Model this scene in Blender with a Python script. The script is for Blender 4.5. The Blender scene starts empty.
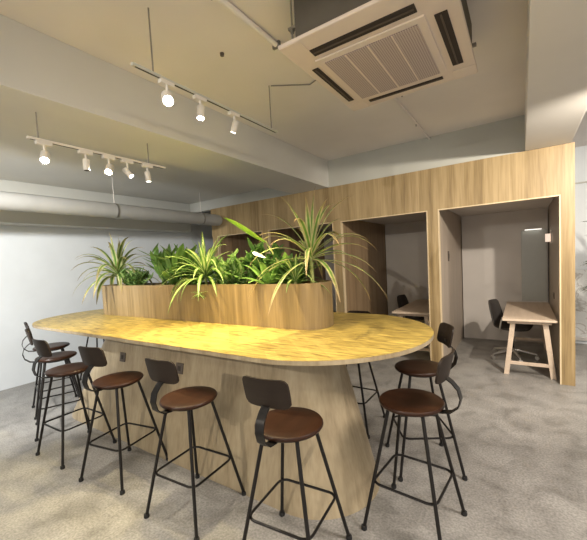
import bpy, bmesh, math, random
from mathutils import Vector, Matrix
PI = math.pi
C = bpy.context.scene.collection
R = random.Random(7)

# ------------------------------------------------------------------ materials
def newmat(name):
    m = bpy.data.materials.new(name); m.use_nodes = True
    nt = m.node_tree
    return m, nt, nt.nodes['Principled BSDF']

def N(nt, typ, **kw):
    n = nt.nodes.new(typ)
    for k, v in kw.items():
        setattr(n, k, v)
    return n

def ramp(nt, stops):
    r = N(nt, 'ShaderNodeValToRGB')
    cr = r.color_ramp
    while len(cr.elements) < len(stops):
        cr.elements.new(0.5)
    for e, (p, c) in zip(cr.elements, stops):
        e.position = p; e.color = (*c, 1)
    return r

def plain(name, col, rough=0.5, metal=0.0, noise=0.08, scale=12.0, bump=0.0):
    m, nt, b = newmat(name)
    tc = N(nt, 'ShaderNodeTexCoord')
    nz = N(nt, 'ShaderNodeTexNoise'); nz.inputs['Scale'].default_value = scale; nz.inputs['Detail'].default_value = 4
    nt.links.new(tc.outputs['Object'], nz.inputs['Vector'])
    lo = tuple(c * (1 - noise) for c in col); hi = tuple(min(1, c * (1 + noise)) for c in col)
    r = ramp(nt, [(0.3, lo), (0.7, hi)])
    nt.links.new(nz.outputs['Fac'], r.inputs['Fac'])
    nt.links.new(r.outputs['Color'], b.inputs['Base Color'])
    b.inputs['Roughness'].default_value = rough; b.inputs['Metallic'].default_value = metal
    if bump:
        bp = N(nt, 'ShaderNodeBump'); bp.inputs['Strength'].default_value = bump
        nt.links.new(nz.outputs['Fac'], bp.inputs['Height']); nt.links.new(bp.outputs['Normal'], b.inputs['Normal'])
    return m

def wood(name, stops, plank=0.16, axis='Z', rough=0.45, fine=60.0, contrast=1.0, seamdark=0.7):
    """Vertical-grain board: streak noise stretched along an axis, board tone changing from strip to strip."""
    m, nt, b = newmat(name)
    tc = N(nt, 'ShaderNodeTexCoord')
    sep = N(nt, 'ShaderNodeSeparateXYZ'); nt.links.new(tc.outputs['Object'], sep.inputs[0])
    mp = N(nt, 'ShaderNodeMapping')
    sc = {'Z': (1, 1, 0.05), 'X': (0.05, 1, 1), 'Y': (1, 0.05, 1)}[axis]
    mp.inputs['Scale'].default_value = sc
    nt.links.new(tc.outputs['Object'], mp.inputs['Vector'])
    n1 = N(nt, 'ShaderNodeTexNoise'); n1.inputs['Scale'].default_value = fine; n1.inputs['Detail'].default_value = 5
    n2 = N(nt, 'ShaderNodeTexNoise'); n2.inputs['Scale'].default_value = fine * 0.16; n2.inputs['Detail'].default_value = 3
    n2.inputs['Distortion'].default_value = 0.6
    nt.links.new(mp.outputs[0], n1.inputs['Vector']); nt.links.new(mp.outputs[0], n2.inputs['Vector'])
    # strip index
    add = N(nt, 'ShaderNodeMath', operation='ADD')
    if axis == 'Z':
        nt.links.new(sep.outputs['X'], add.inputs[0]); nt.links.new(sep.outputs['Y'], add.inputs[1])
    else:
        nt.links.new(sep.outputs['Y' if axis == 'X' else 'X'], add.inputs[0]); add.inputs[1].default_value = 0
    dv = N(nt, 'ShaderNodeMath', operation='DIVIDE'); dv.inputs[1].default_value = plank
    nt.links.new(add.outputs[0], dv.inputs[0])
    fl = N(nt, 'ShaderNodeMath', operation='FLOOR'); nt.links.new(dv.outputs[0], fl.inputs[0])
    wn = N(nt, 'ShaderNodeTexWhiteNoise', noise_dimensions='1D'); nt.links.new(fl.outputs[0], wn.inputs['W'])
    mx = N(nt, 'ShaderNodeMath', operation='MULTIPLY_ADD'); nt.links.new(n1.outputs['Fac'], mx.inputs[0]); mx.inputs[1].default_value = 0.45
    m2 = N(nt, 'ShaderNodeMath', operation='MULTIPLY_ADD'); nt.links.new(n2.outputs['Fac'], m2.inputs[0]); m2.inputs[1].default_value = 0.75
    m3 = N(nt, 'ShaderNodeMath', operation='MULTIPLY'); nt.links.new(wn.outputs['Value'], m3.inputs[0]); m3.inputs[1].default_value = 0.16 * contrast
    nt.links.new(m3.outputs[0], m2.inputs[2]); nt.links.new(m2.outputs[0], mx.inputs[2])
    sub = N(nt, 'ShaderNodeMath', operation='SUBTRACT'); nt.links.new(mx.outputs[0], sub.inputs[0]); sub.inputs[1].default_value = 0.18
    r = ramp(nt, stops); nt.links.new(sub.outputs[0], r.inputs['Fac'])
    nt.links.new(r.outputs['Color'], b.inputs['Base Color'])
    b.inputs['Roughness'].default_value = rough
    bp = N(nt, 'ShaderNodeBump'); bp.inputs['Strength'].default_value = 0.06
    nt.links.new(n1.outputs['Fac'], bp.inputs['Height']); nt.links.new(bp.outputs['Normal'], b.inputs['Normal'])
    return m

OAK = [(0.2, (0.19, 0.125, 0.055)), (0.42, (0.32, 0.225, 0.105)), (0.6, (0.42, 0.305, 0.155)), (0.85, (0.52, 0.39, 0.215))]
M = {}
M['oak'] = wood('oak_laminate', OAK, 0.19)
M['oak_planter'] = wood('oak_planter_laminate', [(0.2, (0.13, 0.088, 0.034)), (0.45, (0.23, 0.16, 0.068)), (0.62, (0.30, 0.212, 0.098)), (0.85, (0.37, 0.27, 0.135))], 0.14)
M['oak_base'] = wood('oak_table_base', [(0.2, (0.23, 0.175, 0.10)), (0.45, (0.34, 0.27, 0.17)), (0.62, (0.40, 0.325, 0.21)), (0.85, (0.47, 0.39, 0.265))], 0.26)
M['oak_edge'] = wood('oak_edge_band', [(0.2, (0.55, 0.42, 0.25)), (0.6, (0.70, 0.56, 0.36)), (0.9, (0.78, 0.65, 0.45))], 0.3)
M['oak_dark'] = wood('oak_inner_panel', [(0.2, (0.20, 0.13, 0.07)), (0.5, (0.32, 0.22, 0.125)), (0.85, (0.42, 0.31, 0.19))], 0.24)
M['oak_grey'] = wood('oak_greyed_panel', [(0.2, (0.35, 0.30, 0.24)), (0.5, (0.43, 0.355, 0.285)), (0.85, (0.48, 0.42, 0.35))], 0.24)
M['desk'] = wood('pale_desk_wood', [(0.2, (0.55, 0.43, 0.32)), (0.6, (0.68, 0.55, 0.43)), (0.9, (0.74, 0.62, 0.5))], 0.4, axis='Y', rough=0.5)
M['seat'] = wood('dark_walnut_seat', [(0.2, (0.015, 0.005, 0.002)), (0.5, (0.030, 0.011, 0.005)), (0.85, (0.055, 0.022, 0.010))], 0.5, axis='Y', rough=0.36, fine=40)
M['backwood'] = wood('black_stained_backrest', [(0.2, (0.012, 0.008, 0.005)), (0.5, (0.022, 0.014, 0.010)), (0.85, (0.038, 0.025, 0.018))], 0.5, axis='X', rough=0.5, fine=40)
for k_ in ('seat', 'backwood'):
    M[k_].node_tree.nodes['Principled BSDF'].inputs['Specular IOR Level'].default_value = 0.28
M['black'] = plain('black_powder_coat', (0.016, 0.014, 0.013), 0.38, 0.5)
M['rubber'] = plain('black_rubber', (0.012, 0.012, 0.012), 0.8)
M['wall'] = plain('white_plaster', (0.74, 0.78, 0.80), 0.85, noise=0.03, scale=3, bump=0.02)
M['ceil'] = plain('cream_ceiling_paint', (0.79, 0.75, 0.71), 0.9, noise=0.03, scale=2, bump=0.02)
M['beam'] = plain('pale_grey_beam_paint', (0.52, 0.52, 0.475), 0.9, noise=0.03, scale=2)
M['boothwall'] = plain('booth_grey_paint', (0.62, 0.58, 0.54), 0.55, noise=0.03, scale=3)
M['white'] = plain('white_plastic', (0.74, 0.70, 0.64), 0.5, noise=0.02)
M['acwhite'] = plain('air_conditioner_plastic', (0.72, 0.63, 0.56), 0.5, noise=0.02)
M['acdark'] = plain('dark_slot', (0.03, 0.022, 0.018), 0.7)
M['acbody'] = plain('dark_insulation_sheet', (0.10, 0.088, 0.07), 0.7, noise=0.15, scale=6)
M['steel'] = plain('galvanised_rod', (0.33, 0.32, 0.30), 0.4, 0.8)
M['beam_warm'] = plain('cream_beam_paint', (0.74, 0.71, 0.66), 0.9, noise=0.03, scale=2)
M['beam_hazed'] = plain('beam_paint_haze_lightened', (0.64, 0.635, 0.60), 0.9, noise=0.03, scale=2)  # beam paint lightened, with glare and haze put into the colour
M['duct'] = plain('pale_duct_jacket', (0.44, 0.44, 0.42), 0.7, noise=0.05, scale=5)
M['outlet'] = plain('grey_outlet_plate', (0.085, 0.065, 0.05), 0.5)
M['soil'] = plain('dark_potting_soil', (0.045, 0.03, 0.018), 0.95, noise=0.5, scale=60, bump=0.5)
M['chairblack'] = plain('dark_grey_chair_shell', (0.055, 0.05, 0.047), 0.5)
M['alu'] = plain('polished_aluminium', (0.62, 0.60, 0.57), 0.3, 0.7)
M['trunk'] = plain('plant_stem_green', (0.30, 0.33, 0.10), 0.6, noise=0.3, scale=30)
M['bark'] = plain('plant_bark', (0.20, 0.14, 0.08), 0.8, noise=0.3, scale=30)
M['flower'] = plain('white_spathe', (0.80, 0.80, 0.74), 0.5)
M['pot'] = plain('grey_plant_pot', (0.4, 0.4, 0.38), 0.6)
M['board'] = plain('grey_green_glossy_panel', (0.44, 0.45, 0.42), 0.22, noise=0.02)

def leafmat(name, mid, edge, tip=None, var=0.35):
    """edge colour from UV x, tip browning from UV y"""
    m, nt, b = newmat(name)
    uv = N(nt, 'ShaderNodeUVMap'); sep = N(nt, 'ShaderNodeSeparateXYZ'); nt.links.new(uv.outputs[0], sep.inputs[0])
    r = ramp(nt, [(0.0, edge), (0.22, edge), (0.34, mid), (0.66, mid), (0.78, edge), (1.0, edge)])
    while len(r.color_ramp.elements) < 6: r.color_ramp.elements.new(0.5)
    nt.links.new(sep.outputs['X'], r.inputs['Fac'])
    out = r.outputs['Color']
    if tip:
        mr = N(nt, 'ShaderNodeMapRange'); mr.inputs['From Min'].default_value = 0.6; mr.inputs['From Max'].default_value = 1.0
        nt.links.new(sep.outputs['Y'], mr.inputs['Value'])
        mix = N(nt, 'ShaderNodeMix', data_type='RGBA'); nt.links.new(mr.outputs[0], mix.inputs['Factor'])
        nt.links.new(out, mix.inputs['A']); mix.inputs['B'].default_value = (*tip, 1)
        out = mix.outputs['Result']
    geo = N(nt, 'ShaderNodeTexCoord'); nz = N(nt, 'ShaderNodeTexNoise'); nz.inputs['Scale'].default_value = 9
    nt.links.new(geo.outputs['Object'], nz.inputs['Vector'])
    mr2 = N(nt, 'ShaderNodeMapRange'); mr2.inputs['From Min'].default_value = 0.3; mr2.inputs['From Max'].default_value = 0.7
    mr2.inputs['To Min'].default_value = 1 - var; mr2.inputs['To Max'].default_value = 1 + var
    nt.links.new(nz.outputs['Fac'], mr2.inputs['Value'])
    hs = N(nt, 'ShaderNodeHueSaturation'); nt.links.new(out, hs.inputs['Color']); nt.links.new(mr2.outputs[0], hs.inputs['Value'])
    nt.links.new(hs.outputs['Color'], b.inputs['Base Color'])
    b.inputs['Roughness'].default_value = 0.45
    tr = N(nt, 'ShaderNodeBsdfTranslucent'); nt.links.new(hs.outputs['Color'], tr.inputs['Color'])
    ms = N(nt, 'ShaderNodeMixShader'); ms.inputs[0].default_value = 0.35
    o = nt.nodes['Material Output']
    nt.links.new(b.outputs[0], ms.inputs[1]); nt.links.new(tr.outputs[0], ms.inputs[2]); nt.links.new(ms.outputs[0], o.inputs['Surface'])
    return m
M['leaf_var'] = leafmat('variegated_leaf', (0.13, 0.26, 0.045), (0.58, 0.60, 0.30), (0.40, 0.28, 0.13))
M['leaf_dra'] = leafmat('dracaena_leaf', (0.13, 0.27, 0.045), (0.52, 0.50, 0.25), (0.42, 0.27, 0.14))
M['leaf_spider'] = leafmat('spider_plant_leaf', (0.45, 0.52, 0.22), (0.12, 0.26, 0.04))
M['leaf_green'] = leafmat('mid_green_leaf', (0.15, 0.29, 0.06), (0.20, 0.36, 0.09))
M['leaf_dark'] = leafmat('dark_green_leaf', (0.08, 0.17, 0.04), (0.12, 0.24, 0.06))
M['leaf_lime'] = leafmat('lime_leaf', (0.38, 0.62, 0.05), (0.30, 0.55, 0.05), var=0.15)
M['leaf_pale'] = leafmat('pale_dappled_leaf', (0.30, 0.42, 0.16), (0.10, 0.22, 0.04))
M['leaf_palm'] = leafmat('palm_leaf', (0.03, 0.05, 0.02), (0.04, 0.07, 0.03))

def emat(name, col, s):
    m, nt, b = newmat(name)
    b.inputs['Base Color'].default_value = (*col, 1)
    b.inputs['Emission Color'].default_value = (*col, 1); b.inputs['Emission Strength'].default_value = s
    return m
M['lamp_glow'] = emat('spot_lens_glow', (1.0, 0.95, 0.85), 60)
M['lamp_glow_soft'] = emat('spot_lens_side_glow', (1.0, 0.95, 0.86), 7)
M['sconce_glow'] = emat('sconce_shade_glow', (1.0, 0.80, 0.66), 0.75)
M['bar_glow'] = emat('bar_strip_glow', (1.0, 0.97, 0.9), 1.6)

def concrete():
    m, nt, b = newmat('polished_concrete')
    tc = N(nt, 'ShaderNodeTexCoord')
    def nz(s, d, dist=0.0):
        n = N(nt, 'ShaderNodeTexNoise'); n.inputs['Scale'].default_value = s; n.inputs['Detail'].default_value = d
        n.inputs['Distortion'].default_value = dist
        nt.links.new(tc.outputs['Object'], n.inputs['Vector']); return n
    a = nz(1.1, 6, 0.6); c = nz(4.5, 10, 0.5); s = nz(70, 4)
    r1 = ramp(nt, [(0.32, (0.235, 0.225, 0.21)), (0.5, (0.27, 0.26, 0.244)), (0.68, (0.31, 0.30, 0.283))])
    r2 = ramp(nt, [(0.34, (0.74, 0.74, 0.73)), (0.46, (0.98, 0.98, 0.98)), (0.68, (1.22, 1.22, 1.22))])
    r3 = ramp(nt, [(0.3, (0.70, 0.70, 0.70)), (0.65, (1.2, 1.2, 1.2))])
    nt.links.new(a.outputs['Fac'], r1.inputs[0]); nt.links.new(c.outputs['Fac'], r2.inputs[0]); nt.links.new(s.outputs['Fac'], r3.inputs[0])
    m1 = N(nt, 'ShaderNodeMix', data_type='RGBA', blend_type='MULTIPLY'); m1.inputs['Factor'].default_value = 1
    nt.links.new(r1.outputs[0], m1.inputs['A']); nt.links.new(r2.outputs[0], m1.inputs['B'])
    m2 = N(nt, 'ShaderNodeMix', data_type='RGBA', blend_type='MULTIPLY'); m2.inputs['Factor'].default_value = 1
    nt.links.new(m1.outputs['Result'], m2.inputs['A']); nt.links.new(r3.outputs[0], m2.inputs['B'])
    nt.links.new(m2.outputs['Result'], b.inputs['Base Color'])
    rr = N(nt, 'ShaderNodeMapRange'); rr.inputs['To Min'].default_value = 0.32; rr.inputs['To Max'].default_value = 0.6
    nt.links.new(c.outputs['Fac'], rr.inputs['Value']); nt.links.new(rr.outputs[0], b.inputs['Roughness'])
    bp = N(nt, 'ShaderNodeBump'); bp.inputs['Strength'].default_value = 0.05
    nt.links.new(s.outputs['Fac'], bp.inputs['Height']); nt.links.new(bp.outputs['Normal'], b.inputs['Normal'])
    return m
M['concrete'] = concrete()

def tabletop():
    """yellow-brown parquet of short blocks with a streaky grain"""
    m, nt, b = newmat('parquet_table_top')
    tc = N(nt, 'ShaderNodeTexCoord')
    mp = N(nt, 'ShaderNodeMapping'); mp.inputs['Rotation'].default_value = (0, 0, math.radians(45)); mp.inputs['Scale'].default_value = (1, 1, 1)
    nt.links.new(tc.outputs['Object'], mp.inputs['Vector'])
    br = N(nt, 'ShaderNodeTexBrick'); br.offset = 0.5
    br.inputs['Scale'].default_value = 1.0; br.inputs['Brick Width'].default_value = 0.36; br.inputs['Row Height'].default_value = 0.07
    br.inputs['Mortar Size'].default_value = 0.0005; br.inputs['Bias'].default_value = 0
    br.inputs['Color1'].default_value = (0.37, 0.27, 0.07, 1); br.inputs['Color2'].default_value = (0.48, 0.36, 0.10, 1)
    br.inputs['Mortar'].default_value = (0.30, 0.215, 0.07, 1)
    nt.links.new(mp.outputs[0], br.inputs['Vector'])
    m2 = N(nt, 'ShaderNodeMapping'); m2.inputs['Rotation'].default_value = (0, 0, math.radians(45)); m2.inputs['Scale'].default_value = (3, 26, 1)
    nt.links.new(tc.outputs['Object'], m2.inputs['Vector'])
    nz = N(nt, 'ShaderNodeTexNoise'); nz.inputs['Scale'].default_value = 1.6; nz.inputs['Detail'].default_value = 6; nz.inputs['Distortion'].default_value = 1.2
    nt.links.new(m2.outputs[0], nz.inputs['Vector'])
    r = ramp(nt, [(0.34, (0.42, 0.37, 0.27)), (0.48, (0.92, 0.90, 0.88)), (0.66, (1.35, 1.33, 1.28))])
    nt.links.new(nz.outputs['Fac'], r.inputs[0])
    mx = N(nt, 'ShaderNodeMix', data_type='RGBA', blend_type='MULTIPLY'); mx.inputs['Factor'].default_value = 1
    nt.links.new(br.outputs['Color'], mx.inputs['A']); nt.links.new(r.outputs[0], mx.inputs['B'])
    nt.links.new(mx.outputs['Result'], b.inputs['Base Color'])
    b.inputs['Roughness'].default_value = 0.38
    return m
M['top'] = tabletop()

def grille_mat():
    m, nt, b = newmat('perforated_intake_mesh')
    tc = N(nt, 'ShaderNodeTexCoord')
    vo = N(nt, 'ShaderNodeTexVoronoi'); vo.inputs['Scale'].default_value = 75; vo.inputs['Randomness'].default_value = 0.0
    nt.links.new(tc.outputs['Object'], vo.inputs['Vector'])
    r = ramp(nt, [(0.3, (0.22, 0.175, 0.17)), (0.42, (0.50, 0.43, 0.41))])
    nt.links.new(vo.outputs['Distance'], r.inputs[0]); nt.links.new(r.outputs[0], b.inputs['Base Color'])
    b.inputs['Roughness'].default_value = 0.6
    return m
M['grille'] = grille_mat()

def marble_mat():
    m, nt, b = newmat('printed_white_panel')
    tc = N(nt, 'ShaderNodeTexCoord')
    nz = N(nt, 'ShaderNodeTexNoise'); nz.inputs['Scale'].default_value = 3.5; nz.inputs['Detail'].default_value = 5; nz.inputs['Distortion'].default_value = 1.4
    nt.links.new(tc.outputs['Object'], nz.inputs['Vector'])
    r = ramp(nt, [(0.44, (0.74, 0.75, 0.73)), (0.485, (0.45, 0.43, 0.39)), (0.52, (0.76, 0.77, 0.75)), (0.8, (0.66, 0.68, 0.66))])
    nt.links.new(nz.outputs['Fac'], r.inputs[0]); nt.links.new(r.outputs[0], b.inputs['Base Color'])
    b.inputs['Roughness'].default_value = 0.4
    return m
M['marble'] = marble_mat()

# ------------------------------------------------------------------ helpers
def obj(name, bm, mat, parent=None, smooth=False, **props):
    me = bpy.data.meshes.new(name)
    bm.normal_update(); bm.to_mesh(me); bm.free()
    if isinstance(mat, str): mat = M[mat]
    me.materials.append(mat)
    if smooth:
        for p in me.polygons: p.use_smooth = True
        try: me.set_sharp_from_angle(angle=math.radians(40))
        except Exception: pass
    o = bpy.data.objects.new(name, me); C.objects.link(o)
    if parent: o.parent = parent
    for k, v in props.items(): o[k] = v
    return o

def thing(name, label, cat, loc=(0, 0, 0), rz=0.0, group=None):
    o = bpy.data.objects.new(name, None); C.objects.link(o)
    o.empty_display_size = 0.1
    o.location = loc; o.rotation_euler = (0, 0, rz); o['label'] = label; o['category'] = cat
    if group: o['group'] = group
    return o

def tag(o, label, cat, group=None):
    o['label'] = label; o['category'] = cat
    if group: o['group'] = group
    return o

def B(): return bmesh.new()

def box(bm, x0, x1, y0, y1, z0, z1, bev=0.0, seg=2):
    r = bmesh.ops.create_cube(bm, size=1.0)
    bmesh.ops.scale(bm, vec=(x1 - x0, y1 - y0, z1 - z0), verts=r['verts'])
    bmesh.ops.translate(bm, vec=((x0 + x1) / 2, (y0 + y1) / 2, (z0 + z1) / 2), verts=r['verts'])
    if bev:
        es = list({e for v in r['verts'] for e in v.link_edges})
        bmesh.ops.bevel(bm, geom=es, offset=bev, segments=seg, affect='EDGES', profile=0.5)
    return bm

def sweep(bm, pts, rad, n=10, closed=False, caps=True, ell=None):
    """tube along points; rad number or list"""
    pts = [Vector(p) for p in pts]; L = len(pts)
    rings = []
    up = None
    for i, p in enumerate(pts):
        a = pts[(i - 1) % L] if (closed or i > 0) else p
        c = pts[(i + 1) % L] if (closed or i < L - 1) else p
        t = (c - a).normalized()
        if up is None:
            up = Vector((0, 0, 1)) if abs(t.z) < 0.9 else Vector((0, 1, 0))
        s = t.cross(up).normalized(); up = s.cross(t).normalized()
        r = rad[i] if isinstance(rad, (list, tuple)) else rad
        rings.append([bm.verts.new(p + (s * math.cos(2 * PI * k / n) + up * math.sin(2 * PI * k / n)) * r) for k in range(n)])
    m = L if closed else L - 1
    for i in range(m):
        a = rings[i]; c = rings[(i + 1) % L]
        for k in range(n):
            bm.faces.new((a[k], a[(k + 1) % n], c[(k + 1) % n], c[k]))
    if not closed and caps:
        bm.faces.new(rings[0][::-1]); bm.faces.new(rings[-1])
    return bm

def lathe(bm, prof, n=32, cx=0, cy=0):
    """prof list of (r,z)"""
    rings = []
    for r, z in prof:
        if r < 1e-6: rings.append([bm.verts.new((cx, cy, z))])
        else: rings.append([bm.verts.new((cx + r * math.cos(2 * PI * k / n), cy + r * math.sin(2 * PI * k / n), z)) for k in range(n)])
    for a, c in zip(rings[:-1], rings[1:]):
        for k in range(n):
            k2 = (k + 1) % n
            if len(a) == 1 and len(c) == 1: continue
            if len(a) == 1: bm.faces.new((a[0], c[k2], c[k]))
            elif len(c) == 1: bm.faces.new((a[k], a[k2], c[0]))
            else: bm.faces.new((a[k], a[k2], c[k2], c[k]))
    if len(rings[0]) > 1: bm.faces.new(rings[0][::-1])
    if len(rings[-1]) > 1: bm.faces.new(rings[-1])
    bmesh.ops.recalc_face_normals(bm, faces=bm.faces)
    return bm

def rrect(x0, x1, y0, y1, r, n=12):
    """rounded rectangle outline, ccw"""
    out = []
    for cx, cy, a0 in ((x1 - r, y1 - r, 0), (x0 + r, y1 - r, PI / 2), (x0 + r, y0 + r, PI), (x1 - r, y0 + r, 1.5 * PI)):
        for k in range(n + 1):
            a = a0 + PI / 2 * k / n
            out.append((cx + r * math.cos(a), cy + r * math.sin(a)))
    return out

def loft(bm, layers, cap0=True, cap1=True):
    """layers: list of lists of 3d points with equal count"""
    rs = [[bm.verts.new(p) for p in L] for L in layers]
    n = len(rs[0])
    for a, c in zip(rs[:-1], rs[1:]):
        for k in range(n):
            bm.faces.new((a[k], a[(k + 1) % n], c[(k + 1) % n], c[k]))
    if cap0: bm.faces.new(rs[0][::-1])
    if cap1: bm.faces.new(rs[-1])
    return bm

# ------------------------------------------------------------------ setting
H = 1.62
YB = 4.97          # front plane of the booths
ZB = 2.755         # underside of beams, top of the booth fascia
ZC = 3.18          # recessed ceiling
XL = -6.2
def struct(name, bm, mat):
    return obj(name, bm, mat, kind='structure')
b = B(); box(b, XL - .15, 6.0, -3.2, 9.0, -0.12, 0.0); struct('floor', b, 'concrete')
b = B(); box(b, XL - .15, 6.0, -3.2, 9.0, ZC, ZC + .15); struct('ceiling', b, 'ceil')
b = B(); box(b, XL - .15, XL, -3.2, 9.0, 0, ZC); struct('wall_left', b, 'wall')
b = B(); box(b, XL, 6.0, 7.22, 7.36, 0, ZC); struct('wall_back', b, 'wall')
# ceiling beams: one to the left over the track, one to the right, bulkhead over the booths
b = B(); box(b, -3.25, -2.565, -3.2, YB + .12, ZB + .003, ZC, .004); struct('trim_1', b, 'beam_hazed')
b = B(); box(b, 0.045, 0.47, -3.2, YB + .04, ZB + .003, ZC, .004); struct('trim_2', b, 'beam_warm')
b = B(); box(b, -2.565, 0.045, YB + .03, YB + .14, ZB + .002, ZC); struct('trim_3', b, 'beam')
b = B(); box(b, XL, -3.25, YB + .03, YB + .14, ZB + .002, ZC); struct('trim_4', b, 'beam')
# box beam running along the top of the left wall
b = B(); box(b, XL, -5.9, -3.2, YB + .02, 2.36, 2.948, .004); struct('trim_5', b, 'beam')
b = B(); box(b, XL, -3.252, -3.2, YB + .02, 2.95, ZC - .001); struct('trim_7', b, 'beam_hazed')

# ------------------------------------------------------------------ booths
bt = thing('meeting_booths', 'long oak veneered booth front with open cubicles along the back of the room', 'booth', (0, 0, 0))
ops = [(-0.92, 0.36), (-2.36, -1.08), (-3.81, -2.52), (-5.10, -3.97)]
ZO = 2.187
xe = 0.50; xs = -5.26
b = B(); box(b, xs, xe, YB, YB + .035, ZO, ZB); obj('fascia', b, 'oak', bt)
edges = sorted([xs, xe] + [v for o in ops for v in o])
posts = [(0.36, 0.50), (-1.08, -0.92), (-2.52, -2.36), (-3.97, -3.81), (-5.26, -5.10)]
for x0, x1 in posts:
    b = B(); box(b, x0 + .014, x1 - .014 if x1 < .46 else x1, YB, YB + .03, 0, ZO); obj('post', b, 'oak', bt)
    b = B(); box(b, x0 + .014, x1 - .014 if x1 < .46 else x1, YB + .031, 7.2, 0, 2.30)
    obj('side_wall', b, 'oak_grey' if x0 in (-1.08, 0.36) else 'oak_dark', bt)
for x0, x1 in ops:   # pale solid lipping round each opening
    b = B()
    box(b, x0 - .014, x0, YB - .004, YB + .06, 0, ZO + .014); box(b, x1, x1 + .014, YB - .004, YB + .06, 0, ZO + .014)
    box(b, x0, x1, YB - .004, YB + .06, ZO, ZO + .014)
    obj('edge_lipping', b, 'oak_edge', bt)
for x0, x1 in ops:
    b = B(); box(b, x0, x1, YB + .06, 7.05, 2.26, 2.30); obj('booth_ceiling', b, 'boothwall', bt)
    b = B(); box(b, x0, x1, 7.05, 7.2, 0, 2.26); obj('rear_panel', b, 'boothwall', bt)
# grey painted liner on the right wall of the right booth and of the middle booth
b = B(); box(b, xs, xe, YB + .036, 7.2, ZB - .03, ZB); obj('roof_deck', b, 'oak_dark', bt)

# glossy panel on the rear wall of the right booth
pn = thing('glossy_wall_panel', 'tall glossy grey green panel on the rear wall of the right booth', 'panel', (0.17, 7.03, 0.0))
b = B(); box(b, -0.175, 0.175, -0.006, 0.018, 0.72, 1.915, .003); obj('panel', b, 'board', pn)
lb = thing('glow_bar', 'short slim white glowing bar at the head of the glossy panel in the right booth', 'light', (0.16, 7.0, 1.925))
b = B(); box(b, -.11, .11, -.03, .03, 0, .02, .004); obj('bar_body', b, 'white', lb)
b = B(); box(b, -.115, .115, -.028, .0, -.010, -.0005); obj('glow_strip', b, 'bar_glow', lb)  # weakly glowing strip on the underside of the bar

# wall sconce on the right wall of the right booth
sc = thing('wall_sconce', 'small pinkish white box sconce on the right wall of the right booth', 'lamp', (0.374, 6.45, 1.765))
b = B(); box(b, -.012, 0, -.05, .05, -.10, .10, .003); obj('back_plate', b, 'white', sc)
b = B(); loft(b, [[(-.016 - x, y, z) for x, y in rrect(0, .06, -.04, .04, .018, 5)] for z in (-.07, .05)]); bmesh.ops.recalc_face_normals(b, faces=b.faces); obj('lamp_shade', b, 'sconce_glow', sc)
def socket(name, label, loc, normal='-x', w=.085, mat='outlet'):
    t = thing(name, label, 'outlet', loc)
    b = B()
    if normal == '-x': box(b, -.008, 0, -w/2, w/2, -w/2, w/2, .002)
    elif normal == '+x': box(b, 0, .008, -w/2, w/2, -w/2, w/2, .002)
    else: box(b, -w/2, w/2, -.008, 0, -w/2, w/2, .002)
    obj('cover_plate', b, mat, t)
    for s in (-1, 1):
        b = B()
        box(b, -.0095, -.0081, s*.016-.004, s*.016+.004, -.012, .012)
        obj('socket_slot', b, 'acdark', t)
    return t
socket('wall_outlet', 'small dark outlet low on the right wall of the right booth above the desk', (0.374, 5.99, 0.93))
t = thing('switch_plate', 'narrow dark switch plate on the left wall of the right booth', 'switch', (-0.934, 5.68, 1.56))
b = B(); box(b, 0, .010, -.04, .04, -.075, .075, .002); obj('cover_plate', b, 'outlet', t)
b = B(); box(b, .0102, .014, -.018, .018, -.035, .035, .001); obj('rocker', b, 'acdark', t)

# ------------------------------------------------------------------ desks
def desk(label, x0, x1, y0, y1, group=None):
    cx = (x0 + x1) / 2; cy = (y0 + y1) / 2; w = (x1 - x0) / 2; d = (y1 - y0) / 2
    t = thing('trestle_desk', label, 'desk', (cx, cy, 0))
    b = B(); box(b, -w, w, -d, d, .715, .742, .003); obj('desk_top', b, 'desk', t)
    for sy in (-1, 1):
        yy = sy * (d - .12)
        tr = B(); box(tr, -w + .05, w - .05, yy - .02, yy + .02, .668, .714, .003); obj('top_rail', tr, 'desk', t)
        st = B(); box(st, -w + .065, w - .065, yy - .015, yy + .015, .135, .175, .003); obj('stretcher', st, 'desk', t)
        for sx in (-1, 1):
            b = B()
            xt = sx * (w - .11); xb = sx * (w - .035)
            loft(b, [[(xb + a, yy + c, 0) for a, c in ((-.028, -.022), (.028, -.022), (.028, .022), (-.028, .022))],
                     [(xt + a, yy + c, .668) for a, c in ((-.028, -.022), (.028, -.022), (.028, .022), (-.028, .022))]])
            obj('leg', b, 'desk', t)
    b = B(); box(b, -.02, .02, -d + .14, d - .14, .67, .714); obj('centre_rail', b, 'desk', t)
    return t
desk('pale wooden desk on splayed A-frame legs filling the right booth', -0.215, 0.345, 5.03, 6.70)
desk('pale wooden desk in the middle booth, glimpsed above the bar table end', -1.70, -1.10, 5.25, 6.80)

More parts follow.
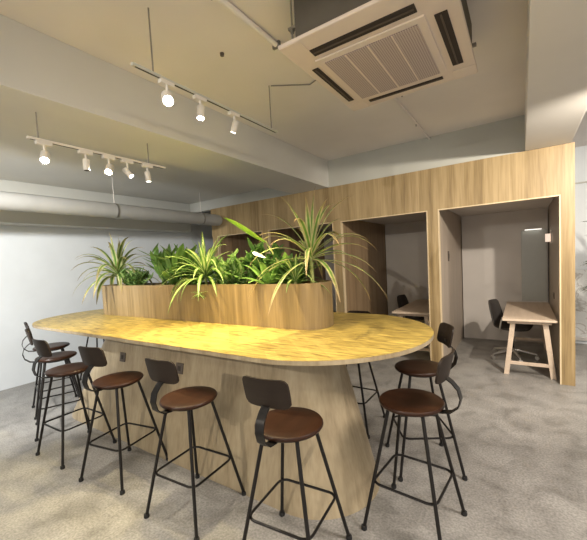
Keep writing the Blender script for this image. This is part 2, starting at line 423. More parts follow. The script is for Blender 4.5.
# ------------------------------------------------------------------ swivel chairs
def swivel_chair(label, loc, rz):
    t = thing('swivel_chair', label, 'chair', loc, rz)
    # shell: lofted, seat faces +x, back at -x
    prof = [(.22, .455), (.16, .44), (.05, .43), (-.08, .435), (-.16, .46), (-.20, .52), (-.225, .60), (-.25, .70), (-.275, .80), (-.29, .86)]
    b = B(); rows = []
    for i, (x, z) in enumerate(prof):
        w = [.20, .225, .235, .235, .23, .225, .22, .21, .19, .14][i]
        rows.append([(x + .05 * (abs(k) / 4) ** 2 * (1 if i > 4 else 0), w * k / 4, z + .05 * (abs(k) / 4) ** 2 * (1 if i <= 4 else 0)) for k in range(-4, 5)])
    vs = [[b.verts.new(p) for p in r_] for r_ in rows]
    for a, c in zip(vs[:-1], vs[1:]):
        for k in range(8): b.faces.new((a[k], a[k + 1], c[k + 1], c[k]))
    o = obj('shell', b, 'chairblack', t, smooth=True)
    md = o.modifiers.new('s', 'SOLIDIFY'); md.thickness = .022; md = o.modifiers.new('u', 'SUBSURF'); md.levels = 1; md.render_levels = 2
    b = B(); sweep(b, [(0, 0, .12), (0, 0, .42)], .024, 14); obj('gas_column', b, 'black', t, True)
    for s in (-1, 1):
        b = B(); sweep(b, [(-.10, s * .17, .44), (-.08, s * .25, .47), (-.06, s * .27, .56), (-.04, s * .27, .64), (.10, s * .27, .65), (.16, s * .27, .645)], .012, 10)
        obj('armrest', b, 'alu', t, True)
    b = B(); lathe(b, [(0, .10), (.035, .10), (.035, .15), (0, .155)], 18); obj('hub', b, 'alu', t, True)
    for k in range(5):
        a = 2 * PI * k / 5 + .3
        ca, sa = math.cos(a), math.sin(a)
        lg = B(); sweep(lg, [(.03 * ca, .03 * sa, .13), (.16 * ca, .16 * sa, .105), (.30 * ca, .30 * sa, .075)], [.021, .017, .012], 10)
        lg = obj('base_arm', lg, 'alu', t, True)
        cs = B()
        for s in (-1, 1):
            c0 = Vector((.30 * ca - sa * s * .014, .30 * sa + ca * s * .014, .028))
            sweep(cs, [c0 - Vector((-sa, ca, 0)) * .008, c0 + Vector((-sa, ca, 0)) * .008], .027, 14)
        sweep(cs, [(.30 * ca, .30 * sa, .03), (.30 * ca, .30 * sa, .075)], .008, 8)
        obj('caster', cs, 'alu', lg, True)
    return t
swivel_chair('dark shell swivel chair with silver star base beside the desk in the right booth', (-0.13, 5.95, 0), math.radians(-16))
swivel_chair('dark shell swivel chair peeking over the desk in the middle booth', (-1.66, 6.45, 0), math.radians(-10))

# ------------------------------------------------------------------ background right
mp_ = thing('printed_panel', 'white panel with faint brown line pattern, low on the wall beyond the booth end', 'panel', (1.35, 7.2, 0))
b = B(); box(b, -.82, .75, -.03, 0, .12, 1.22, .004); obj('panel', b, 'marble', mp_)
b = B(); box(b, -.835, .77, -.034, 0, .06, .118, .002); obj('bottom_rail', b, 'alu', mp_)
b = B(); box(b, .505, 6.0, 7.19, 7.22, 2.60, 2.62); struct('trim_6', b, 'beam')

# ------------------------------------------------------------------ bar table
TX0, TX1, TY0, TY1 = -5.30, -0.512, 1.535, 3.22
tb = thing('bar_table', 'long oval bar table with parquet top on a flared pale oak base', 'table', (0, 0, 0))
rt = (TY1 - TY0) / 2 - .01
b = B()
def ring(x0, x1, y0, y1, r, z, n=24): return [(x, y, z) for x, y in rrect(x0, x1, y0, y1, r, n)]
loft(b, [ring(TX0, TX1, TY0, TY1, rt, 1.052), ring(TX0, TX1, TY0, TY1, rt, 1.0535)]); obj('table_top', b, 'top', tb)
b = B(); loft(b, [ring(TX0 + .004, TX1 - .004, TY0 + .004, TY1 - .004, rt - .004, 1.022), ring(TX0, TX1, TY0, TY1, rt, 1.025), ring(TX0, TX1, TY0, TY1, rt, 1.0515)]); obj('edge_band', b, 'oak_base', tb)
BC = 2.12
b = B(); lay = []
for i in range(9):
    f = i / 8
    hw = .44 + (.25 - .44) * f; x1 = -.84 + (-1.10 + .84) * f; x0 = -4.55 + (.78) * f
    lay.append(ring(x0, x1, BC - hw, BC + hw, hw - .002, 1.021 * f))
loft(b, lay); obj('pedestal', b, 'oak_base', tb, smooth=True)
def basept(x, z):
    f = z / 1.013; return (x, BC - (.44 + (.25 - .44) * f), z)
for i, (x, z, lab) in enumerate(((-3.30, .76, 'dark square outlet on the table base near its left end'), (-2.43, .76, 'dark square outlet on the table base behind the second front stool backrest'))):
    p = basept(x, z)
    t = thing('power_outlet', lab, 'outlet', p); t.rotation_euler = (-math.atan2(.19, 1.013), 0, 0)
    b = B(); box(b, -.045, .045, -.010, -.001, -.045, .045, .002); obj('cover_plate', b, 'outlet', t)
    b = B(); box(b, -.02, .02, -.0115, -.0095, -.02, .02, .0005); obj('socket_insert', b, 'acdark', t)

# ------------------------------------------------------------------ planter
PX0, PX1, PY0, PY1, PZ0, PZ1 = -4.70, -1.335, 2.31, 2.72, 1.054, 1.432
pl = thing('planter_box', 'long low oak planter box with rounded ends standing on the bar table', 'planter', (0, 0, 0))
b = B()
outer = lambda z: ring(PX0, PX1, PY0, PY1, .19, z, 14)
inner = lambda z: ring(PX0 + .02, PX1 - .02, PY0 + .02, PY1 - .02, .17, z, 14)
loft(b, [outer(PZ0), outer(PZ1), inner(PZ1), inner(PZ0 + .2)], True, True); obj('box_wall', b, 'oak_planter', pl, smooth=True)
b = B(); loft(b, [inner(PZ0 + .21), inner(PZ1 - .035)])
o = obj('soil', b, 'soil', pl); o['kind'] = 'stuff'

# ------------------------------------------------------------------ leaves
def ribbon(bm, uvl, pts, widths, side, fold=0.25, up=None):
    """leaf blade: 3 verts across (edges + midrib) along a curve; UV x across, y along"""
    n = len(pts); rows = []
    for i, p in enumerate(pts):
        t = (pts[min(i + 1, n - 1)] - pts[max(i - 1, 0)]).normalized()
        s = side - t * side.dot(t)
        if s.length < 1e-4: s = Vector((1, 0, 0))
        s.normalize(); nm = s.cross(t).normalized()
        w = widths[i]
        rows.append([bm.verts.new(p - s * w + nm * w * fold), bm.verts.new(p), bm.verts.new(p + s * w + nm * w * fold)])
    for i in range(n - 1):
        for k in range(2):
            f = bm.faces.new((rows[i][k], rows[i][k + 1], rows[i + 1][k + 1], rows[i + 1][k]))
            us = [k / 2, (k + 1) / 2, (k + 1) / 2, k / 2]; vs = [i / (n - 1)] * 2 + [(i + 1) / (n - 1)] * 2
            for l, u, v in zip(f.loops, us, vs): l[uvl].uv = (u, v)

def arch(start, az, el, length, droop, n=11, w=.012, shape='strap', bm=None, uvl=None, twist=0.0, fold=0.3):
    p = Vector(start); d = Vector((math.cos(az) * math.cos(el), math.sin(az) * math.cos(el), math.sin(el)))
    pts = [p.copy()]; st = length / (n - 1)
    for i in range(n - 1):
        d = (d + Vector((0, 0, -1)) * droop * st * (0.35 + 1.5 * i / n)).normalized()
        p = p + d * st; pts.append(p.copy())
    ws = []
    for i in range(n):
        f = i / (n - 1)
        if shape == 'strap': q = min(1, .55 + f * 3) * (1 - max(0, (f - .55) / .45) ** 1.5) if f < 1 else 0.02
        elif shape == 'lance': q = math.sin(PI * min(1, max(.03, f)) ** .8) ** .8 if f < 1 else .02
        else: q = math.sin(PI * max(.04, min(.985, f)) ** .65) ** .6
        ws.append(w * max(q, .03))
    side = Vector((-math.sin(az), math.cos(az), twist))
    ribbon(bm, uvl, pts, ws, side.normalized(), fold)
    return pts

def foliage():
    b = B(); return b, b.loops.layers.uv.new('UVMap')
ZS = PZ1 - .035   # soil level

def strap_plant(name, label, cat, x, y, stem_h, leaves, leafm, w, stem_r=.013, stem_mat='trunk', seed=1, lmin=.3, lmax=.45, droop=3.2, els=(0.2, 1.4), lean=(0, 0)):
    r = random.Random(seed)
    t = thing(name, label, cat, (x, y, ZS))
    if stem_h > 0.03:
        b = B(); sweep(b, [(0, 0, -.02), (lean[0] * .4, lean[1] * .4, stem_h * .5), (lean[0], lean[1], stem_h)], [stem_r * 1.15, stem_r, stem_r * .85], 10)
        obj('stem', b, stem_mat, t, True)
    b, uv = foliage()
    for i in range(leaves):
        az = i * 2.399963 + r.uniform(-.25, .25)
        f = i / (leaves - 1)
        el = els[0] + (els[1] - els[0]) * f + r.uniform(-.12, .12)
        L = r.uniform(lmin, lmax) * (1 - .25 * f)
        z0 = stem_h * (.72 + .28 * f)
        arch((lean[0] * .9, lean[1] * .9, z0), az, el, L, droop * r.uniform(.8, 1.2), w=w * r.uniform(.8, 1.15), bm=b, uvl=uv, twist=r.uniform(-.3, .3))
    obj('foliage', b, leafm, t, True)
    return t

def bush(name, label, cat, x, y, n, spread, height, lw, ll, leafm, seed=1, spready=.09, elr=(0.1, 1.2), droop=2.0, shape='oval', stems=8):
    r = random.Random(seed)
    t = thing(name, label, cat, (x, y, ZS))
    bs = B(); b, uv = foliage()
    for s in range(stems):
        a = r.uniform(0, 2 * PI); q = r.uniform(.2, 1)
        tip = Vector((math.cos(a) * spread * q, math.sin(a) * spready * q, height * r.uniform(.35, 1) * (1.1 - .35 * q)))
        base = Vector((tip.x * .25, tip.y * .25, -.02)); mid = (base + tip) / 2 + Vector((tip.x * .05, 0, .02))
        sweep(bs, [base, mid, tip], [.0045, .0035, .002], 6)
        k = max(3, n // stems)
        for j in range(k):
            f = (j + 1) / k
            p = base.lerp(mid, f * 2) if f < .5 else mid.lerp(tip, f * 2 - 1)
            az = j * 2.4 + r.uniform(-.5, .5)
            arch(p, az, r.uniform(*elr), ll * r.uniform(.7, 1.2), droop / ll * .12, n=7, w=lw * r.uniform(.75, 1.15), shape=shape, bm=b, uvl=uv, twist=r.uniform(-.5, .5), fold=.2)
    obj('stems', bs, 'trunk', t, True)
    obj('foliage', b, leafm, t, True)
    return t

strap_plant('dracaena', 'variegated dracaena with drooping striped leaves at the planter left end', 'plant', -4.48, 2.50, .20, 38, 'leaf_var', .027, seed=3, lmin=.55, lmax=.82, droop=3.3, els=(.15, 1.45), stem_r=.02)
bush('baby_rubber_plant', 'low small-leaved green plant at the foot of the left dracaena', 'plant', -4.02, 2.45, 420, .34, .24, .023, .075, 'leaf_pale', seed=5, stems=34, spready=.13)
bush('ficus', 'upright mid green broad-leaved plant between the left dracaena and the spider plant', 'plant', -3.48, 2.54, 110, .36, .50, .040, .22, 'leaf_green', seed=8, stems=12, spready=.1, elr=(.4, 1.3), shape='lance')
bush('schefflera', 'dark leafy plant low behind the spider plant', 'plant', -3.10, 2.58, 260, .32, .38, .036, .12, 'leaf_dark', seed=11, stems=20, spready=.11)
sp = strap_plant('spider_plant', 'striped spider plant in the planter middle trailing leaves over the front', 'plant', -2.72, 2.44, .14, 46, 'leaf_spider', .020, seed=13, lmin=.46, lmax=.68, droop=3.2, els=(.1, 1.45))
# hanging runner with plantlets over the planter front
r = random.Random(4)
b = B(); run = [(0, 0, .05), (.03, -.08, .11), (.06, -.14, .09), (.075, -.165, -.01), (.08, -.17, -.07)]
sweep(b, run, .0025, 6); obj('runner', b, 'trunk', sp, True)
b, uv = foliage()
for i in range(18):
    arch((.08, -.17, -.06 + .004 * (i % 3)), i * 2.4, r.uniform(-.4, .7), .10, 6, n=6, w=.008, bm=b, uvl=uv)
for i in range(8):
    arch((-.05 + .02 * i, -.06, .06), -2.3 + .12 * i - .35, .6, .46 - .03 * (i % 3), 8, n=12, w=.013, bm=b, uvl=uv)
obj('plantlet', b, 'leaf_spider', sp, True)
bush('pothos', 'bushy bright green pothos just right of the spider plant', 'plant', -2.38, 2.48, 330, .32, .32, .034, .10, 'leaf_pale', seed=17, stems=26, spready=.13)
bush('aglaonema', 'dense dark green leafy plant before the big right dracaena', 'plant', -2.06, 2.58, 240, .30, .40, .036, .14, 'leaf_dark', seed=19, stems=20, spready=.11)
bush('syngonium', 'low mid green filler plant under the big right dracaena', 'plant', -1.72, 2.52, 200, .24, .24, .027, .09, 'leaf_green', seed=37, stems=20, spready=.12)

# peace lily with one white spathe
ly = thing('peace_lily', 'peace lily with a single white flower right of the planter middle', 'plant', (-1.92, 2.45, ZS))
b = B(); sweep(b, [(0, 0, -.02), (-.05, 0, .16), (-.12, -.01, .30)], .004, 8); obj('flower_stalk', b, 'trunk', ly, True)
b, uv = foliage()
arch((-.13, -.01, .33), .0, -.35, .15, 2, n=8, w=.042, shape='oval', bm=b, uvl=uv, fold=.5); obj('white_spathe', b, 'flower', ly, True)
b, uv = foliage(); r = random.Random(9)
for i in range(15):
    arch((.01, .0, .0), i * 2.4, r.uniform(.6, 1.35), r.uniform(.26, .42), 3.2, n=9, w=.036, shape='lance', bm=b, uvl=uv)
obj('foliage', b, 'leaf_green', ly, True)
# bright green long-leaved plant
bl = thing('bird_of_paradise', 'plant with one long bright lime leaf pointing up left above the planter', 'plant', (-1.72, 2.52, ZS))
b = B(); sweep(b, [(0, 0, -.02), (-.10, .0, .19), (-.245, -.01, .42)], [.011, .010, .007], 8); sweep(b, [(.0, 0, .0), (-.05, 0, .12)], .006, 8); obj('stems', b, 'trunk', bl, True)
b, uv = foliage()
arch((-.24, -.01, .41), PI - .02, (.60), .60, .5, n=12, w=.050, shape='lance', bm=b, uvl=uv, fold=.35, twist=1.2)
arch((-.05, 0, .11), 2.0, 1.4, .20, .5, n=9, w=.045, shape='oval', bm=b, uvl=uv, fold=.3)
obj('lime_leaves', b, 'leaf_lime', bl, True)
# large dracaena on a bare trunk at the right end
strap_plant('dracaena', 'tallest plant, spiky dracaena on a bare pale stem at the planter right end', 'plant', -1.48, 2.50, .30, 36, 'leaf_dra', .022, seed=23, lmin=.58, lmax=.80, droop=2.7, els=(.0, 1.5), stem_r=.016)
strap_plant('spider_plant', 'smaller striped spider plant at the foot of the tall right dracaena', 'plant', -1.60, 2.42, .06, 20, 'leaf_spider', .013, seed=29, lmin=.26, lmax=.42, droop=4.5, els=(.3, 1.4))

# palm by the booth end
pm = thing('potted_palm', 'dark potted palm standing beyond the right end of the booths', 'plant', (0.99, 5.65, 0))
b = B(); lathe(b, [(0, 0), (.14, 0), (.19, .36), (.20, .37), (.18, .37), (.17, .33), (0, .33)], 28); obj('pot', b, 'pot', pm, True)
b = B(); sweep(b, [(0, 0, .33), (.01, .01, .8), (-.01, 0, 1.75)], [.022, .018, .014], 10); obj('trunk', b, 'bark', pm, True)
b, uv = foliage(); r = random.Random(31)
for k in range(60):
    az = k * 2.4; el = r.uniform(.0, 1.3); z0 = r.uniform(1.05, 1.8)
    L = r.uniform(.30, .46)
    for j in range(9):
        a2 = az + (j - 4) * .16
        arch((.0, 0, z0), a2, el, L * (1 - .03 * abs(j - 4)), 2.2, n=8, w=.013, bm=b, uvl=uv)
obj('fronds', b, 'leaf_palm', pm, True)

# ------------------------------------------------------------------ bar stools
SZ = .765
def rr_path(h, r, z, n=6, cy=0):
    return [(x, y, z) for x, y in rrect(-h, h, -h, h, r, n)]
def make_stool(label):
    t = thing('bar_stool', label, 'stool', group='round seat bar stools round the long table')
    b = B(); lathe(b, [(0, SZ - .032), (.165, SZ - .032), (.178, SZ - .027), (.185, SZ - .017), (.185, SZ - .010), (.180, SZ - .003), (.168, SZ), (.10, SZ - .003), (0, SZ - .005)], 44)
    obj('seat', b, 'seat', t, True)
    b = B(); sweep(b, [(.135 * math.cos(k * PI / 16), .135 * math.sin(k * PI / 16), SZ - .040) for k in range(32)], .0075, 8, closed=True)
    obj('seat_ring', b, 'black', t, True)
    tp, ft = .098, .225
    for sx in (-1, 1):
        for sy in (-1, 1):
            b = B()
            sweep(b, [(sx * tp, sy * tp, SZ - .036), (sx * ft, sy * ft, .012)], .0105, 12)
            lg = obj('leg', b, 'black', t, True)
            b = B(); lathe(b, [(0, 0), (.016, 0), (.018, .006), (.016, .024), (0, .026)], 14, sx * ft, sy * ft)
            obj('foot_cap', b, 'rubber', lg, True)
    z = .285; h = tp + (ft - tp) * (SZ - z) / SZ
    b = B(); sweep(b, rr_path(h + .004, .05, z), .0075, 8, closed=True); obj('footrest', b, 'black', t, True)
    # curved steel strap from under the seat, out, up and back to the backrest (back is at -y)
    b = B()
    path = [(-.10, SZ - .034), (-.17, SZ - .036), (-.222, SZ - .026), (-.262, SZ + .01), (-.275, SZ + .06), (-.262, SZ + .11), (-.232, SZ + .145), (-.203, SZ + .165), (-.198, SZ + .20)]
    pts = []
    for i in range(len(path) - 1):
        for k in range(3):
            f = k / 3
            pts.append((path[i][0] * (1 - f) + path[i + 1][0] * f, path[i][1] * (1 - f) + path[i + 1][1] * f))
    pts.append(path[-1])
    layers = []
    for i, (y, zz) in enumerate(pts):
        a = pts[max(i - 1, 0)]; c = pts[min(i + 1, len(pts) - 1)]
        ty, tz = c[0] - a[0], c[1] - a[1]; L = math.hypot(ty, tz); ny, nz = -tz / L, ty / L
        w = .024 if i < len(pts) * .55 else .024
        hth = .003
        layers.append([(-w, y - ny * hth, zz - nz * hth), (w, y - ny * hth, zz - nz * hth), (w, y + ny * hth, zz + nz * hth), (-w, y + ny * hth, zz + nz * hth)])
    loft(b, layers); bmesh.ops.recalc_face_normals(b, faces=b.faces); obj('back_bracket', b, 'black', t, True)
    # backrest panel, curved, rounded corners, slightly tilted
    b = B(); rows = []
    nx, nzz = 14, 8; W, Hh = .130, .076
    def pt(u, v, off):
        rc = .034
        zz = v * Hh
        hw = W
        dz = abs(zz) - (Hh - rc)
        if dz > 0: hw = W - rc + math.sqrt(max(0, rc * rc - dz * dz))
        x = u * hw
        y = -.222 + .0 + 1.25 * x * x - (zz) * .22 + off
        return (x, y, SZ + .232 + zz)
    f_ = [[b.verts.new(pt(-1 + 2 * i / nx, math.sin((-1 + 2 * j / nzz) * PI / 2), 0)) for i in range(nx + 1)] for j in range(nzz + 1)]
    g_ = [[b.verts.new(pt(-1 + 2 * i / nx, math.sin((-1 + 2 * j / nzz) * PI / 2), .012)) for i in range(nx + 1)] for j in range(nzz + 1)]
    for j in range(nzz):
        for i in range(nx):
            b.faces.new((f_[j][i], f_[j][i + 1], f_[j + 1][i + 1], f_[j + 1][i]))
            b.faces.new((g_[j][i + 1], g_[j][i], g_[j + 1][i], g_[j + 1][i + 1]))
    for i in range(nx):
        b.faces.new((f_[0][i + 1], f_[0][i], g_[0][i], g_[0][i + 1])); b.faces.new((f_[nzz][i], f_[nzz][i + 1], g_[nzz][i + 1], g_[nzz][i]))
    for j in range(nzz):
        b.faces.new((f_[j][0], f_[j + 1][0], g_[j + 1][0], g_[j][0])); b.faces.new((f_[j + 1][nx], f_[j][nx], g_[j][nx], g_[j + 1][nx]))
    bmesh.ops.recalc_face_normals(b, faces=b.faces)
    obj('backrest', b, 'backwood', t, True)
    return t

def copy_tree(o, parent=None):
    c = o.copy(); C.objects.link(c)
    if parent: c.parent = parent
    for ch in list(o.children): copy_tree(ch, c)
    return c
# x, y, compass angle of the backrest, label
stools = [
 (-1.05, 1.450, 275, 'nearest bar stool at front centre, its back toward the camera'),
 (-1.85, 1.44, 274, 'second bar stool from the right along the front of the table'),
 (-2.69, 1.43, 280, 'third bar stool from the right along the front, left of the outlet'),
 (-3.43, 1.39, 272, 'fourth bar stool along the front, foremost of the left cluster'),
 (-4.10, 1.55, 250, 'bar stool in the left cluster with its back farthest left'),
 (-4.72, 1.745, 254, 'farthest bar stool of the left cluster, by the table left end'),
 (-0.555, 2.01, 355, 'near bar stool of the pair at the table right end'),
 (-0.66, 2.66, 30, 'far bar stool of the pair at the right end, by the booth post'),
 (-1.385, 3.02, 90, 'bar stool tucked behind the table base, only legs visible at right'),
 (-5.34, 2.62, 94, 'bar stool beyond the table left part, only thin legs visible'),
]
proto = make_stool(stools[0][3])
for i, (x, y, a, lab) in enumerate(stools):
    s = proto if i == 0 else copy_tree(proto)
    s['label'] = lab
    s.location = (x, y, 0); s.rotation_euler = (0, 0, math.radians(a + 90))

# ------------------------------------------------------------------ ceiling cassette
ac = thing('air_conditioner', 'square ceiling cassette air conditioner hanging below the ceiling on rods', 'air conditioner', (0, 0, 0))
AX0, AX1, AY0, AY1, AZ = -1.20, -0.245, 1.76, 2.87, 2.87
b = B()
# panel frame as a slab with four slots: top slab + raised strips
box(b, AX0, AX1, AY0, AY1, AZ + .012, AZ + .034, .006)
obj('panel', b, 'acwhite', ac)
gx0, gx1, gy0, gy1 = -1.035, -0.46, 2.04, 2.665
def slab(name, x0, x1, y0, y1, z0, z1, m, bev=.002):
    b = B(); box(b, x0, x1, y0, y1, z0, z1, bev); return obj(name, b, m, ac)
slab('intake_frame', gx0 - .045, gx1 + .045, gy0 - .045, gy1 + .045, AZ, AZ + .0115, 'acwhite', .003)
b = B(); box(b, gx0, gx1, gy0, gy1, AZ - .006, AZ - .0005, .001); gr = obj('intake_grille', b, 'grille', ac)
b = B()
for k in range(1, 4):
    xx = gx0 + (gx1 - gx0) * k / 4; box(b, xx - .004, xx + .004, gy0, gy1, AZ - .009, AZ - .0065)
obj('grille_bar', b, 'acwhite', gr)
# slots: dark recess with flap
for nm, (x0, x1, y0, y1) in (('near', (gx0 - .02, gx1 + .02, gy0 - .155, gy0 - .085)), ('far', (gx0 + .02, gx1 - .0, gy1 + .085, gy1 + .125)),
                             ('left', (gx0 - .115, gx0 - .07, gy0 + .04, gy1 - .0)), ('right', (gx1 + .085, gx1 + .15, gy0 + .0, gy1 - .02))):
    s = slab('air_outlet', x0, x1, y0, y1, AZ + .006, AZ + .0118, 'acdark', .001)
    b = B()
    if nm in ('near', 'far'): box(b, x0 + .01, x1 - .01, (y0 + y1) / 2 - .006, (y0 + y1) / 2 + .004, AZ + .001, AZ + .0055)
    else: box(b, (x0 + x1) / 2 - .006, (x0 + x1) / 2 + .004, y0 + .01, y1 - .01, AZ + .001, AZ + .0055)
    obj('louvre', b, 'outlet', s)
for cx, cy in ((AX0, AY0), (AX1 - .15, AY0), (AX0, AY1 - .15), (AX1 - .15, AY1 - .15)):
    slab('corner_cover', cx + .004, cx + .146, cy + .004, cy + .146, AZ + .008, AZ + .0118, 'acwhite', .002)
slab('body', AX0 + .12, AX1 - .02, AY0 + .012, AY1 - .14, AZ + .0345, ZC - .03, 'acbody', .003)
for x, y in ((AX0 + .09, AY0 + .03), (AX1 - .015, AY0 + .12), (AX0 + .07, AY1 - .2), (AX1 - .03, AY1 - .2)):
    b = B(); sweep(b, [(x, y, AZ + .034), (x, y, ZC)], .006, 8); rd = obj('hanger_rod', b, 'steel', ac, True)
    b = B(); box(b, x - .02, x + .04, y - .015, y + .015, AZ + .10, AZ + .115); lathe(b, [(0, AZ + .085), (.013, AZ + .085), (.013, AZ + .10), (0, AZ + .10)], 6, x, y); obj('bracket', b, 'steel', rd)

# pipes on the ceiling
def pipe(name, label, pts, r, m, cat='pipe', n=12):
    t = thing(name, label, cat, (0, 0, 0))
    b = B(); sweep(b, pts, r, n); obj('run', b, m, t, True)
    return t
t = pipe('refrigerant_pipe', 'cream lagged pipe along the ceiling left of the air conditioner', [(-1.44, -.5, ZC - .020), (-1.44, 2.18, ZC - .020), (-1.40, 2.26, ZC - .05), (-1.24, 2.30, ZC - .09), (-1.12, 2.30, ZC - .10)], .018, 'ceil')
for y in (.6, 1.5, 2.1):
    b = B(); box(b, -1.47, -1.41, y - .01, y + .01, ZC - .042, ZC); obj('clip', b, 'steel', t)
t = pipe('drain_pipe', 'thin cream pipe along the ceiling behind the air conditioner toward the booths', [(-1.02, 2.75, ZC - .10), (-1.02, 3.0, ZC - .025), (-1.02, 4.99, ZC - .025)], .012, 'ceil')
for y in (3.4, 4.3):
    b = B(); sweep(b, [(-1.02, y, ZC - .06), (-1.02, y, ZC)], .006, 8); obj('clip', b, 'steel', t)
t = pipe('cable_conduit', 'thin grey conduit on the ceiling from track rod to the air conditioner', [(-1.83, 2.545, ZC - .008), (-1.55, 2.75, ZC - .008), (-1.30, 2.62, ZC - .03), (-1.12, 2.5, ZC - .08)], .005, 'steel')
b = B(); sweep(b, [(-.94, 3.45, ZC - .05), (-.94, 3.45, ZC)], .006, 8); tag(obj('ceiling_rod', b, 'steel', None, True), 'short bare steel rod in the ceiling behind the air conditioner', 'rod')
b = B(); lathe(b, [(0, ZC - .02), (.014, ZC - .02), (.016, ZC), (0, ZC)], 14, -1.83, 1.95); tag(obj('ceiling_sensor', b, 'outlet', None, True), 'tiny dark round fitting on the ceiling left of the air conditioner', 'sensor')

# ------------------------------------------------------------------ lighting tracks
SPOTS = []
def track(label, x, y0, y1, z, ztop, rods, m='white'):
    t = thing('lighting_track', label, 'track', (x, 0, z))
    b = B(); box(b, -.012, .012, y0, y1, 0, .016, .002); obj('rail', b, m, t)
    b = B(); box(b, -.005, .005, y0 + .02, y1 - .02, -.0015, -.0001); obj('groove', b, 'acdark', t)
    for y in rods:
        b = B(); sweep(b, [(0, y, .016), (0, y, ztop - z)], .005, 8); obj('hanger_rod', b, 'steel', t, True)
    return t
ZT1 = 2.56; ZT2 = 2.79
track('white lighting track under the left ceiling beam on short rods', -2.82, 1.02, 2.12, ZT1, ZB, (1.09, 1.95))
track('slim lighting track over the table on long rods from the ceiling', -1.85, 1.22, 2.62, ZT2, ZC, (1.36, 2.545), 'beam')

def spot(label, x, y, z, target, power, lit='lamp_glow', cone=60, col=(1, .86, .66), blend=.5, L=.085, r=.024):
    """cylinder track spotlight: adapter, yoke, barrel, lens"""
    t = thing('track_spotlight', label, 'spotlight', (x, y, z), group='white cylinder track spotlights')
    d = (Vector(target) - Vector((x, y, z - .105))).normalized()
    b = B(); box(b, -.018, .018, -.05, .05, -.026, -.001, .003); obj('adapter', b, 'white', t)
    b = B(); sweep(b, [(0, 0, -.026), (0, 0, -.085)], .008, 8); obj('yoke', b, 'white', t, True)
    c = Vector((0, 0, -.105))
    b = B(); a0 = c - d * L / 2; a1 = c + d * L / 2
    # barrel: closed at the back, open rim at the front
    sweep(b, [a0, a0 + d * .004, a1 - d * .004, a1], [r * .9, r, r, r * .94], 24)
    brl = obj('barrel', b, 'white', t, True)
    b = B(); sweep(b, [a1 + d * .0005, a1 + d * .003], r * .8, 24); obj('lens', b, lit, brl, True)
    if power:
        li = bpy.data.lights.new('spot_beam', 'SPOT'); li.energy = power; li.spot_size = math.radians(cone); li.spot_blend = blend
        li.color = col; li.shadow_soft_size = .025
        lo = bpy.data.objects.new('spot_beam', li); C.objects.link(lo); lo.parent = t
        lo.location = c + d * (L / 2 + .012); lo.rotation_euler = d.to_track_quat('-Z', 'Y').to_euler()
    return t
WARM = (1.0, .82, .42); NEUT = (1.0, .93, .82)
spot('brightest track spotlight, glaring white toward the camera over the table', -1.85, 1.45, ZT2, (-.5, .55, 1.2), 90, cone=150, col=(1, .88, .66), r=.036, L=.09)
spot('bright track spotlight just right of the brightest one over the table', -1.85, 1.72, ZT2, (-1.75, 1.45, 1.2), 120, cone=115, col=WARM, r=.028)
spot('track spotlight with a thin lit rim near the end of the table track', -1.85, 2.06, ZT2, (-2.6, 2.0, 1.05), 180, 'lamp_glow_soft', cone=84, col=WARM)
spot('leftmost lit spotlight on the left track', -2.82, 1.12, ZT1, (-2.2, .75, 1.6), 40, cone=140, col=NEUT, r=.03)
spot('unlit spotlight barrel hanging second on the left track', -2.82, 1.40, ZT1, (-2.95, 1.40, 0), 0, 'acdark')
spot('lit spotlight in the middle of the left track', -2.82, 1.58, ZT1, (-2.25, 1.0, 1.6), 40, cone=140, col=NEUT, r=.03)
spot('tilted spotlight barrel fourth along the left track', -2.82, 1.74, ZT1, (-2.0, 2.2, 1.4), 40, 'lamp_glow_soft', cone=90, col=WARM)
spot('nearly upright spotlight at the far end of the left track', -2.82, 1.93, ZT1, (-2.9, 2.2, 0), 60, 'lamp_glow_soft', cone=90, col=WARM)

# ------------------------------------------------------------------ round duct along the left
dt = thing('ventilation_duct', 'pale round ventilation duct running along the left side below the ceiling', 'duct', (-4.86, 0, 2.475))
b = B(); rr = .105
sweep(b, [(0, -3.1, 0), (0, 4.72, 0), (0, 4.78, 0), (0, 4.815, 0), (0, 4.83, 0)], [rr, rr, rr * .93, rr * .7, rr * .3], 36); obj('duct_run', b, 'duct', dt, True)
for y in (0.2, 2.75, 4.35):
    b = B(); sweep(b, [(0, y, rr + .003), (0, y, 2.949 - 2.475)], .006, 8); obj('hanger_rod', b, 'white', dt, True)
    b = B(); lathe(b, [(rr + .001, -.012), (rr + .005, -.012), (rr + .005, .012), (rr + .001, .012), (rr + .001, -.012)], 36)
    bmesh.ops.rotate(b, verts=b.verts, cent=(0, 0, 0), matrix=Matrix.Rotation(PI / 2, 3, 'X')); bmesh.ops.translate(b, verts=b.verts, vec=(0, y, 0))
    obj('clamp_ring', b, 'steel', dt, True)

# ------------------------------------------------------------------ unseen light of the rest of the room and added fills
def area(name, loc, target, size, power, col):
    li = bpy.data.lights.new(name, 'AREA'); li.energy = power; li.size = size; li.color = col; li.shape = 'DISK'
    o = bpy.data.objects.new(name, li); C.objects.link(o); o.location = loc
    o.rotation_euler = (Vector(target) - Vector(loc)).to_track_quat('-Z', 'Y').to_euler()
def sp_light(name, loc, target, power, cone, col, rad=.03):
    li = bpy.data.lights.new(name, 'SPOT'); li.energy = power; li.spot_size = math.radians(cone); li.spot_blend = .6; li.color = col; li.shadow_soft_size = rad
    o = bpy.data.objects.new(name, li); C.objects.link(o); o.location = loc
    o.rotation_euler = (Vector(target) - Vector(loc)).to_track_quat('-Z', 'Y').to_euler()
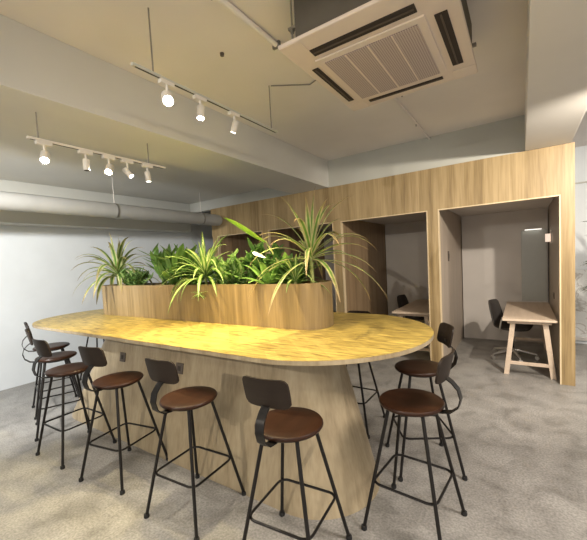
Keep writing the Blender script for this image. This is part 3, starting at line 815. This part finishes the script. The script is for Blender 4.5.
# other track lamps of the room, outside the frame, and an added left-wall fill
sp_light('unseen_spot', (1.03, 3.15, 2.66), (-.9, 6.3, .6), 300, 110, (1.0, .90, .76), .03)
sp_light('unseen_spot', (.35, .2, 2.66), (-1.6, 2.2, .5), 60, 120, (1.0, .88, .70), .03)
sp_light('unseen_spot', (-2.15, -2.2, 2.66), (-2.2, 1.8, .4), 230, 80, (1.0, .91, .78), .02)
sp_light('unseen_spot', (-3.6, -.2, 2.5), (-6.2, 2.6, .6), 520, 92, (1.0, .985, .96), .05)  # added fill that brightens the left wall
sp_light('unseen_spot', (1.9, 4.2, 2.66), (1.2, 7.0, .6), 120, 120, (1.0, .92, .84), .05)
area('bounce_fill', (1.6, 1.6, 3.1), (1.6, 1.6, 0), 1.2, 150, (1.0, .90, .80))  # added soft fills: their bounce off the floor brightens the ceiling
area('bounce_fill', (.2, -1.6, 3.1), (.2, -1.6, 0), 1.2, 120, (1.0, .92, .82))
area('bounce_fill', (-4.4, -1.6, 3.1), (-4.4, -1.6, 0), 1.2, 130, (.97, .98, 1.0))

w = bpy.data.worlds.new('ambient_fill'); bpy.context.scene.world = w; w.use_nodes = True  # even ambient fill, added to brighten the open-sided room
w.node_tree.nodes['Background'].inputs[0].default_value = (1.0, 0.97, 0.92, 1); w.node_tree.nodes['Background'].inputs[1].default_value = 0.75

# ------------------------------------------------------------------ camera
cam = bpy.data.cameras.new('camera'); co = bpy.data.objects.new('camera', cam); C.objects.link(co)
F_PX = 342.33; yaw, pit, rol = (math.radians(v) for v in (33.8055, -3.6582, -3.1434))
Fv = Vector((-math.sin(yaw) * math.cos(pit), math.cos(yaw) * math.cos(pit), math.sin(pit)))
Rv = Vector((math.cos(yaw), math.sin(yaw), 0)); Uv = Rv.cross(Fv)
R2 = Rv * math.cos(rol) + Uv * math.sin(rol); U2 = Uv * math.cos(rol) - Rv * math.sin(rol)
mat = Matrix((R2, U2, -Fv)).transposed().to_4x4(); mat.translation = Vector((0, 0, H))
co.matrix_world = mat
cam.sensor_fit = 'HORIZONTAL'; cam.sensor_width = 36.0; cam.lens = 36.0 * F_PX / 587.0
cam.shift_x = 0.0; cam.shift_y = (282.648 - 270.0) / 587.0
cam.clip_start = .05; cam.clip_end = 60
s = bpy.context.scene
s.camera = co
s.view_settings.view_transform = 'Standard'; s.view_settings.look = 'None'; s.view_settings.gamma = 1.0
s.view_settings.use_curve_mapping = False; s.view_settings.exposure = 0.0
